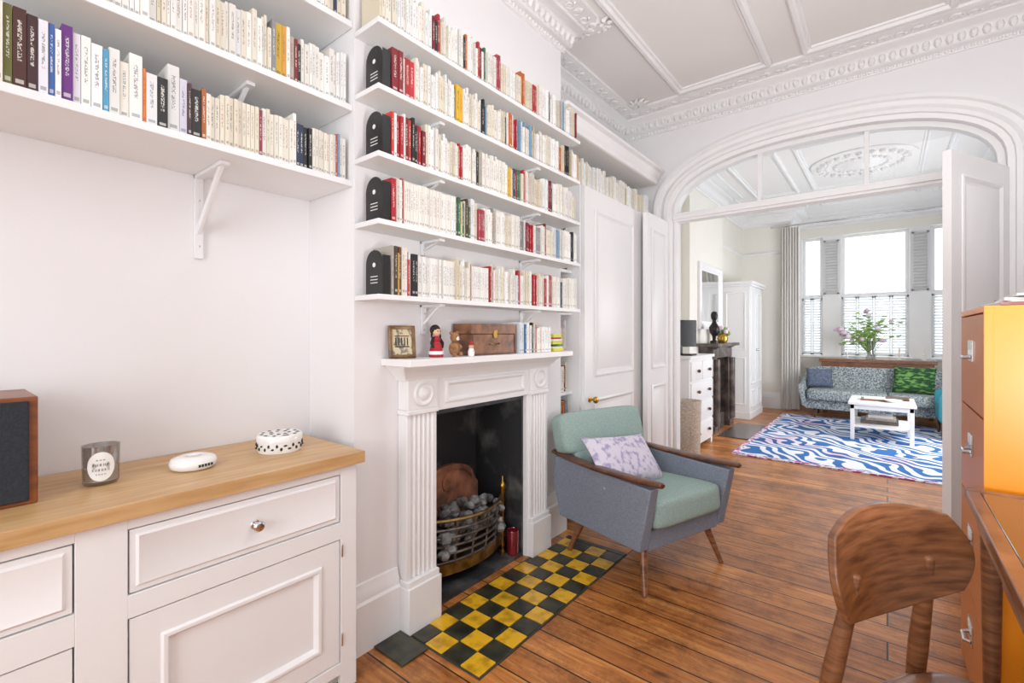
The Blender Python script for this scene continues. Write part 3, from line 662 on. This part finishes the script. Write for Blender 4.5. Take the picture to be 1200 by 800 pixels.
# ------------------------------------------------------------------ armchair
AM=T(-1.06,2.50,0,math.atan2(-.315,.949))
b=MB(); b.M=AM
sg,gw=M['sage'],M['greywool']
for s_ in (-1,1):
    pl=[(-.33,.20),(.27,.215),(.335,.525),(.0,.53),(-.37,.535),(-.39,.40)]
    y0,y1=(s_*.275,s_*.335)
    if y0>y1: y0,y1=y1,y0
    b.extr(pl,y0,y1,gw)
    R=[]
    for t in [i/12 for i in range(13)]:
        x=-.42+.80*t; w=.03+.016*math.sin(math.pi*min(1,t*1.05))*(.5+.5*t) if t not in (0,1) else .02
        z=.548-.012*math.sin(math.pi*t)+.006*t; yc=s_*(.305+.01*math.sin(math.pi*t))
        R.append([(x,yc+w*math.cos(a),z+.014*math.sin(a)) for a in [k*2*math.pi/12 for k in range(12)]])
    b.rings(R,M['darkwood'])
    for xa,xb in ((.21,.275),(-.21,-.285)):
        b.tube([(xa,s_*.245,.215),(xb,s_*.305,0.0)],[.021,.012],M['walnut'],seg=12)
b.box(-.33,.27,-.274,.274,.205,.30,gw)
b.M=AM@T(0,0,0,0,0,math.radians(-4))
b.soft(-.26,.345,-.272,.272,.285,.43,sg,p=9,n=10)
b.M=AM@T(-.25,0,.36,0,0,math.radians(-17))
b.soft(-.075,.06,-.335,.325,.19,.435,sg,p=7,n=10)
b.soft(-.06,.055,-.272,.272,-.08,.25,sg,p=9,n=8)
b.M=AM
chair=b.done('armchair',bevel=.006,ang=60)
b=MB(); b.M=AM@T(-.065,-.085,.545,math.radians(6),0,math.radians(0))@Matrix.Rotation(math.radians(50),4,'Y')@Matrix.Rotation(math.radians(84),4,'Z')
b.pillow(.50,.30,.11,M['lilac']); b.done('scatter_cushion',ang=80)
# ------------------------------------------------------------------ filing cabinet
b=MB(); fx0,fy0,fy1=.222,1.95,2.49; H=1.33
b.box(fx0+.02,.86,fy0,fy1,.02,H,M['orange']); b.box(fx0+.05,.84,fy0+.02,fy1-.02,0,.02,M['black'])
b.box(fx0,fx0+.021,fy0,fy0+.011,.02,H,M['orange']); b.box(fx0,fx0+.021,fy1-.011,fy1,.02,H,M['orange']); b.box(fx0,fx0+.021,fy0+.011,fy1-.011,H-.018,H,M['orange'])
dh=(H-.06)/4
for k in range(4):
    z0=.04+k*dh; b.box(fx0,fx0+.0195,fy0+.014,fy1-.014,z0+.004,z0+dh-.004,M['orangedark'])
    zc=z0+dh*.62; yc=(fy0+fy1)/2
    b.box(fx0-.004,fx0,yc-.05,yc+.05,zc-.035,zc+.035,M['chrome']); b.box(fx0-.0055,fx0-.004,yc-.036,yc+.036,zc+.004,zc+.028,M['label'])
    b.tube([(fx0-.004,yc-.04,zc-.02),(fx0-.02,yc-.03,zc-.022),(fx0-.02,yc+.03,zc-.022),(fx0-.004,yc+.04,zc-.02)],.006,M['chrome'],seg=8)
b.done('filing_cabinet',bevel=.004)
b=MB(); z=H+.0005
for k,m in enumerate(('paper','pink','paper','label','screen','paper','label')):
    b.M=T(.43,2.24,z,math.radians((-4,3,6,-3,4,-2,3)[k])); t=(.006,.008,.005,.01,.003,.008,.005)[k]; b.box(-.175+.012*k,.15,-.15,.17-.01*k,0,t,M[m]); z+=t+.0003
b.M=Matrix.Identity(4); b.done('stack_of_magazines',bevel=.001)
# ------------------------------------------------------------------ desk
b=MB(); dx0,dx1,dy0,dy1,dz=.175,.95,.55,1.90,.80
b.box(dx0,dx1,dy0,dy0+.05,dz-.028,dz,M['walnut']); b.box(dx0,dx1,dy1-.035,dy1,dz-.028,dz,M['walnut'])
b.box(dx0,dx0+.03,dy0+.05,dy1-.035,dz-.028,dz,M['walnut']); b.box(dx1-.03,dx1,dy0+.05,dy1-.035,dz-.028,dz,M['walnut'])
b.box(dx0+.03,dx1-.03,dy0+.05,dy1-.035,dz-.024,dz-.002,M['desktop'])
b.box(dx0+.025,dx1-.02,dy0+.02,dy1-.02,dz-.11,dz-.0285,M['walnut'])
b.box(dx0+.018,dx0+.0245,1.0,1.45,dz-.1,dz-.036,M['walnut'])
for x in (dx0+.05,dx1-.06):
    for y in (dy0+.05,dy1-.06): b.tube([(x,y,dz-.11),(x,y,0)],[.024,.014],M['walnut'],seg=12)
b.done('writing_desk',bevel=.003)
# ------------------------------------------------------------------ desk chair
P0=Vector((-.079,1.238)); P1=Vector((.149,1.61)); mid=(P0+P1)/2; dr=(P1-P0).normalized()
fa=math.atan2(-dr.x,dr.y)
CM=T(mid.x-.05,mid.y+.025,0,fa)
b=MB(); b.M=CM
def bp(u,v,side):
    x=u*math.sqrt(1-.30*v*v); z=v*math.sqrt(1-.30*u*u)
    fwd=.06*x*x+ -.02*z
    hh=.120-.022*x*x
    return (fwd+side*.010, .238*x, .708+hh*z)
n=14; V={}
for i in range(n+1):
    for j in range(n+1):
        u=-1+2*i/n; v=-1+2*j/n
        for sd in (-1,1): V[(i,j,sd)]=b.v(bp(u,v,sd))
for i in range(n):
    for j in range(n):
        for sd in (-1,1):
            q=[V[(i,j,sd)],V[(i+1,j,sd)],V[(i+1,j+1,sd)],V[(i,j+1,sd)]]; b.f(q[::sd],M['walnut'])
for i in range(n):
    for (a,c) in (((i,0),(i+1,0)),((i+1,n),(i,n)),((0,i+1),(0,i)),((n,i),(n,i+1))):
        b.f([V[(*a,-1)],V[(*c,-1)],V[(*c,1)],V[(*a,1)]],M['walnut'])
for s_ in (-1,1):
    b.tube([(.03,s_*.13,.70),(.016,s_*.14,.60),(-.005,s_*.155,.46),(-.035,s_*.175,.22),(-.06,s_*.19,0)],[.012,.018,.021,.018,.013],M['walnut'],seg=12)
    b.tube([(.40,s_*.17,.40),(.43,s_*.195,0)],[.02,.012],M['walnut'],seg=12)
    b.tube([(-.005,s_*.155,.37),(.40,s_*.17,.37)],.014,M['walnut'],seg=8)
b.tube([(.40,-.17,.375),(.40,.17,.375)],.014,M['walnut'],seg=8); b.tube([(-.005,-.155,.375),(-.005,.155,.375)],.014,M['walnut'],seg=8)
b.soft(.02,.45,-.20,.20,.39,.43,M['walnut'],p=4,n=8)
b.M=Matrix.Identity(4); b.done('desk_chair',bevel=.004,ang=60)
# ------------------------------------------------------------------ far room
b=MB(); n=24
b.box(-1.21,.79,5.27,8.27,.001,.012,M['rug'])
for q in ((-1.26,-1.21,5.2,8.32),(.79,.84,5.2,8.32),(-1.21,.79,5.2,5.27),(-1.21,.79,8.27,8.32)): b.box(*q,.001,.012,M['rugedge'])
b.done('zebra_rug',smooth=False)
b=MB(); x0,x1,y0,y1=-.36,.25,6.72,7.5
b.box(x0,x1,y0,y1,.42,.45,wm); b.box(x0+.02,x1-.02,y0+.02,y1-.02,.37,.42,wm); b.box(x0+.03,x1-.03,y0+.03,y1-.03,.16,.18,wm)
for x in (x0+.02,x1-.06):
    for y in (y0+.02,y1-.06): b.box(x,x+.04,y,y+.04,.0125,.42,wm)
b.done('coffee_table',bevel=.003)
b=MB()
for q,m in (((-.25,.02,6.95,7.15,.451,.47),'walnut'),((-.02,.2,7.15,7.4,.451,.475),'darkwood'),((-.22,-.02,6.97,7.13,.47,.482),'label')): b.box(*q,M[m])
b.lathe((.05,6.95,.451),[(.05,0),(.09,.03),(.085,.03),(.04,.005)],M['ceramic'],seg=20)
b.box(-.25,.1,6.95,7.3,.1805,.22,M['marble']); b.box(-.2,.08,6.98,7.25,.22,.25,M['wicker']); b.box(-.18,.05,6.98,7.2,.25,.28,M['paper'])
b.done('coffee_table_books',bevel=.001)
# sofa
b=MB(); tw=M['tweed']; sx0,sx1=-.98,1.0
b.box(sx0+.04,sx1-.04,8.08,8.68,.15,.30,tw); b.soft(sx0+.05,.0,8.0,8.55,.28,.43,tw,p=10); b.soft(.005,sx1-.05,8.0,8.55,.28,.43,tw,p=10)
b.M=T(0,8.55,.3,0,math.radians(-12)); b.soft(sx0+.03,sx1-.03,-.03,.12,0,.45,tw,p=12,n=8); b.M=Matrix.Identity(4)
for x,s_ in ((sx0,-1),(sx1,1)):
    R=[]
    for i in range(9):
        t=i/8; yy=8.02+.62*t; zt=.50+.12*t*t
        R.append([(x-s_*.06,yy,.16),(x+s_*0,yy,.2),(x+s_*.05,yy,zt-.04),(x+s_*.04,yy,zt),(x-s_*.01,yy,zt),(x-s_*.04,yy,.34)])
    b.rings(R,tw)
for x in (sx0+.15,sx1-.15):
    for y in (8.12,8.6): b.tube([(x,y,.16),(x,y-.0,.013)],[.02,.012],M['darkwood'],seg=10)
b.done('sofa',bevel=.01,ang=60)
b=MB(); b.M=T(-.80,8.40,.575,math.radians(12),math.radians(68)); b.pillow(.34,.30,.13,M['bluecush']); b.done('scatter_cushion',ang=80)
b=MB(); b.M=T(.28,8.38,.61,math.radians(-10),math.radians(70)); b.pillow(.46,.38,.14,M['greencush']); b.done('leaf_print_cushion',ang=80)
b=MB(); b.soft(.46,.98,7.35,7.9,.2,.42,M['teal'],p=8); b.soft(.86,1.02,7.35,7.9,.3,.78,M['teal'],p=8); b.soft(.46,.98,7.9,7.98,.2,.55,M['teal'],p=8); b.soft(.46,.98,7.27,7.35,.2,.55,M['teal'],p=8)
for x in (.5,.93):
    for y in (7.33,7.92): b.tube([(x,y,.22),(x,y,.013)],[.02,.012],M['darkwood'],seg=8)
b.done('teal_armchair')
b=MB(); b.box(-.85,.55,8.86,9.4,.80,.85,M['walnut']); b.box(-.82,.52,8.9,9.38,.70,.80,M['walnut'])
for x in (-.8,.46):
    for y in (8.9,9.32): b.box(x,x+.05,y,y+.05,0,.70,M['walnut'])
b.done('console_table',bevel=.003)
# vase and flowers
b=MB(); c=(-.20,9.05,.8505)
b.lathe(c,[(.001,0),(.065,0),(.07,.01),(.04,.08),(.035,.14),(.06,.28),(.062,.28),(.037,.14),(.042,.08),(.06,.015),(.001,.012)],M['glasswhite'],seg=20)
for k in range(46):
    a=random.uniform(0,6.28); rr=random.uniform(.06,.48); hh=random.uniform(.36,.80)-.4*rr
    tip=Vector((c[0]+rr*math.cos(a),c[1]-.05+.3*rr*math.sin(a),c[2]+hh)); st=Vector((c[0],c[1],c[2]+.05)); md=(tip+st)/2+Vector((0,0,.10))
    b.tube([st,st+(md-st)*.6,md,tip],.003,M['leaf'],seg=4)
    for q in range(6):
        p=md+(tip-md)*(q/5)+Vector((random.uniform(-.04,.04),random.uniform(-.03,.03),random.uniform(-.03,.03)))
        b.ball(p,random.uniform(.014,.025),M['leaf'],sc=(1.5,.6,.5),u=6,v=4)
    if k%3==0: b.ball(tip+Vector((0,-.05,0)),random.uniform(.03,.05),M['petal'],sc=(1,1,.8),u=8,v=5)
b.done('vase_of_flowers')
for x in (-.5,.14,.42):
    b=MB(); b.lathe((x,9.15,.8505),[(.001,0),(.03,0),(.03,.006),(.008,.012),(.008,.06),(.02,.07),(.02,.08),(.011,.081),(.011,.17),(.001,.172)],M['wax'] if x>0 else M['chrome'],seg=14); b.done('candlestick')
# bay window
def sash(b,x0,x1,z0,z1,y=YW+.06,f=.045):
    b.box(x0,x1,y,y+.04,z0,z0+f,wm); b.box(x0,x1,y,y+.04,z1-f,z1,wm); b.box(x0,x0+f,y,y+.04,z0+f,z1-f,wm); b.box(x1-f,x1,y,y+.04,z0+f,z1-f,wm)
    b.box(x0+f,x1-f,y+.018,y+.022,z0+f,z1-f,M['glass'])
wins=((-1.16,-.86),(-.60,.26),(.52,.92))
b=MB()
for x0,x1 in ((-1.25,-1.16),(-.86,-.60),(.26,.52),(.92,XR)): b.box(x0,x1,YW+.0,YW+.18,.86,2.88,wm)
b.box(-1.25,XR,YW-.06,YW-.001,.84,.875,wm)
for i,(x0,x1) in enumerate(wins):
    sash(b,x0,x1,.875,1.88); sash(b,x0,x1,1.86,2.88,y=YW+.10)
b.done('window_1',bevel=.002)
b=MB(); sm=M['shutter']
def louvre(x0,x1,z0,z1,y,tilt=20,gap=.045):
    f=.024; b.box(x0,x0+f,y,y+.02,z0,z1,sm); b.box(x1-f,x1,y,y+.02,z0,z1,sm); b.box(x0,x1,y,y+.02,z0,z0+f,sm); b.box(x0,x1,y,y+.02,z1-f,z1,sm)
    n=int((z1-z0-2*f)/gap)
    for k in range(n):
        z=z0+f+(k+.5)*(z1-z0-2*f)/n; b.M=T((x0+x1)/2,y+.01,z,0,math.radians(tilt)); b.box(-(x1-x0)/2+f,(x1-x0)/2-f,-.020,.020,-.002,.002,sm); b.M=Matrix.Identity(4)
for x0,x1 in wins:
    n=4 if x1-x0>.6 else 2; w=(x1-x0)/n
    for k in range(n): louvre(x0+k*w+.002,x0+(k+1)*w-.002,.88,1.84,YW+.012,40)
for x0,x1 in ((-.84,-.63),(.29,.49)): louvre(x0,x1,1.9,2.8,YW-.03,50)
b.done('window_shutters')
# curtain
b=MB(); R=[]
nx=60
for z in (.03,1.0,2.0,2.95):
    a=[(-1.36+.27*i/nx,8.70+.03*math.sin(i*.75)+.008*math.sin(i*1.9+z),z) for i in range(nx+1)]; R.append(a+[(p[0],p[1]+.012,p[2]) for p in a[::-1]])
b.rings(R,M['linen']); b.tube([(-1.5,8.70,2.98),(1.0,8.70,2.98)],.014,M['chrome'],seg=10); b.done('curtain',ang=80)
# wardrobe
b=MB(); x0,x1,y0,y1=-1.93,-1.55,7.42,8.25
b.box(x0,x1,y0,y1,.10,1.93,wm); b.box(x0,x1+.01,y0-.01,y1+.01,0,.10,wm); b.box(x0,x1+.03,y0-.03,y1+.03,1.93,1.96,wm); b.box(x0,x1+.05,y0-.05,y1+.05,1.96,2.0,wm)
fr=[(0,.001),(0,.006),(.015,.012),(.025,.004),(.03,.001)]
b.frame(x0+.05,x1-.05,.2,.9,fr,wm,lambda u,v,h:(u,y0-h,v)); b.frame(x0+.05,x1-.05,1.0,1.85,fr,wm,lambda u,v,h:(u,y0-h,v))
for a,c in ((y0+.02,(y0+y1)/2-.01),((y0+y1)/2+.01,y1-.02)):
    b.frame(a+.05,c-.05,.5,1.85,fr,wm,lambda u,v,h:(x1+h,u,v)); b.frame(a+.05,c-.05,.16,.42,fr,wm,lambda u,v,h:(x1+h,u,v))
for yy in (7.80,7.87): b.ball((x1+.02,yy,1.0),.018,M['chrome'])
b.done('wardrobe',bevel=.004)
# chest of drawers
b=MB(); x0,x1,y0,y1=-1.94,-1.575,4.86,5.66
b.box(x0,x1,y0,y1,.06,.98,wm); b.box(x0,x1+.02,y0-.02,y1+.02,.98,1.01,wm)
for y in (y0,y1-.05):
    for x in (x0,x1-.05): b.box(x,x+.05,y,y+.05,0,.06,wm)
hts=[.08,.30,.52,.74,.96]
for k in range(4):
    for a,c in (((y0+.03,y1-.03),) if k<3 else ((y0+.03,(y0+y1)/2-.01),((y0+y1)/2+.01,y1-.03))):
        b.frame(a,c,hts[k]+.01,hts[k+1]-.01,[(0,.001),(0,.012),(.006,.016)],wm,lambda u,v,h:(x1+h,u,v),fill=wm)
        for yy in ((a*.75+c*.25,a*.25+c*.75) if k<3 else ((a+c)/2,)): b.ball((x1+.035,yy,(hts[k]+hts[k+1])/2),.018,M['darkwood'])
b.done('chest_of_drawers',bevel=.003)
b=MB(); b.lathe((-1.53,4.68,0),[(.001,0),(.105,0),(.11,.02),(.122,.57),(.125,.59),(.115,.59),(.105,.55),(.001,.5)],M['wicker'],seg=28); b.done('laundry_basket')
b=MB(); b.box(-1.90,-1.60,5.0,5.18,1.0105,1.03,M['screen']); b.box(-1.76,-1.73,5.06,5.12,1.03,1.12,M['screen']); b.M=T(-1.74,5.09,1.24,math.radians(-35)); b.box(-.02,.0,-.2,.2,-.14,.15,M['screen']); b.M=Matrix.Identity(4); b.done('computer_monitor',bevel=.003)
# far fireplace
b=MB(); mb=M['marble']; fx_=-1.859
b.box(fx_,-1.60,6.0,7.05,1.08,1.12,mb); b.box(fx_,-1.68,6.08,6.97,.93,1.08,mb)
for y in (6.08,6.80):
    b.box(fx_,-1.68,y,y+.17,.08,.93,mb); b.box(fx_,-1.66,y-.01,y+.18,0,.08,mb); b.tube([(-1.665,y+.085,.1),(-1.665,y+.085,.92)],.045,mb,seg=14); b.extr([(fx_,.93),(-1.62,1.08),(fx_,1.08)],y+.03,y+.14,mb)
b.box(fx_,-1.83,6.25,6.8,0,.93,M['black']); b.box(-1.83,-1.70,6.4,6.65,.0,.2,M['iron'])
b.done('dark_marble_fireplace',bevel=.004)
b=MB(); b.box(-1.615,-1.25,6.0,7.05,.0,.01,M['marble']); b.done('far_hearth',bevel=.002)
b=MB(); b.frame(6.05,7.05,1.3,2.15,[(0,0),(0,.03),(.03,.045),(.07,.03),(.085,.012),(.1,.01)],wm,lambda u,v,h:(-1.859+h,u,v),fill=M['mirror']); b.done('wall_mirror',ang=30)
b=MB(); c=(-1.68,6.12,1.1205)
b.lathe(c,[(.001,0),(.05,0),(.05,.03),(.02,.04),(.025,.09),(.055,.14),(.06,.2),(.03,.25),(.02,.28),(.035,.31),(.042,.35),(.03,.39),(.001,.4)],M['bronze'],seg=18); b.tube([(c[0]+.02,c[1]+.05,1.32),(c[0]+.05,c[1]+.02,1.25),(c[0]+.04,c[1]-.04,1.22)],[.018,.014,.012],M['bronze']); b.done('bronze_figurine')
b=MB(); c=(-1.68,6.5,1.1205); b.lathe(c,[(.001,0),(.05,0),(.07,.06),(.05,.11),(.055,.12),(.001,.11)],M['brass'],seg=16)
for k in range(16): b.ball((c[0]+random.uniform(-.07,.07),c[1]+random.uniform(-.09,.09),c[2]+.15+random.uniform(-.03,.06)),.03,M['petal'] if k%2 else M['leaf'],u=7,v=5)
b.done('pot_of_flowers')
# ------------------------------------------------------------------ lights / world / camera
w=bpy.data.worlds.new('World'); S.world=w; w.use_nodes=True
nt=w.node_tree; bg=nt.nodes['Background']; bg.inputs[1].default_value=2.6; bg.inputs[0].default_value=(.88,.94,1,1)
def area(name,loc,rot,sx,sy,e,col=(1,1,1),spread=180,target=None):
    l=bpy.data.lights.new(name,'AREA'); l.shape='RECTANGLE'; l.size=sx; l.size_y=sy; l.energy=e; l.color=col; l.spread=math.radians(spread)
    o=bpy.data.objects.new(name,l); o.location=loc
    o.rotation_euler=[math.radians(a) for a in rot] if target is None else (Vector(target)-Vector(loc)).to_track_quat('-Z','Y').to_euler()
    S.collection.objects.link(o)
area('back_fill_light',(-.2,-2.1,1.75),(90,0,0),1.4,2.0,42,(.97,.985,1),target=(.1,3.5,1.5))  # added fill lamp behind the camera, stands in for daylight from an unseen opening
area('overhead_fill_front',(.35,1.6,3.15),(0,0,0),1.0,1.1,14,(.96,.98,1))  # fill added overhead out of view, not an actual ceiling fitting
area('ceiling_bounce_fill',(.78,.55,1.0),(0,0,0),.5,.5,23,(.98,.985,1),spread=130,target=(-.35,2.3,3.2))  # unseen lamp added to brighten the ceiling, no actual uplighter
area('far_room_side_fill',(1.03,6.4,1.25),(90,0,90),1.9,1.1,66,(.97,.985,1))  # added lamp hidden beyond the arch, brightens the far room
sun=bpy.data.lights.new('sun','SUN'); sun.energy=1.5; sun.angle=math.radians(8); so=bpy.data.objects.new('sun',sun); so.rotation_euler=(math.radians(-58),0,math.radians(-18)); S.collection.objects.link(so)
cam=bpy.data.cameras.new('camera'); cam.lens=16.5; cam.sensor_width=36; cam.shift_y=-10/1200; cam.clip_start=.02
co=bpy.data.objects.new('camera',cam); co.location=(0,0,1.25); co.rotation_euler=(math.radians(90),0,math.radians(38.66)); S.collection.objects.link(co); S.camera=co
S.view_settings.view_transform='Standard'; S.view_settings.exposure=0; S.view_settings.gamma=1.05
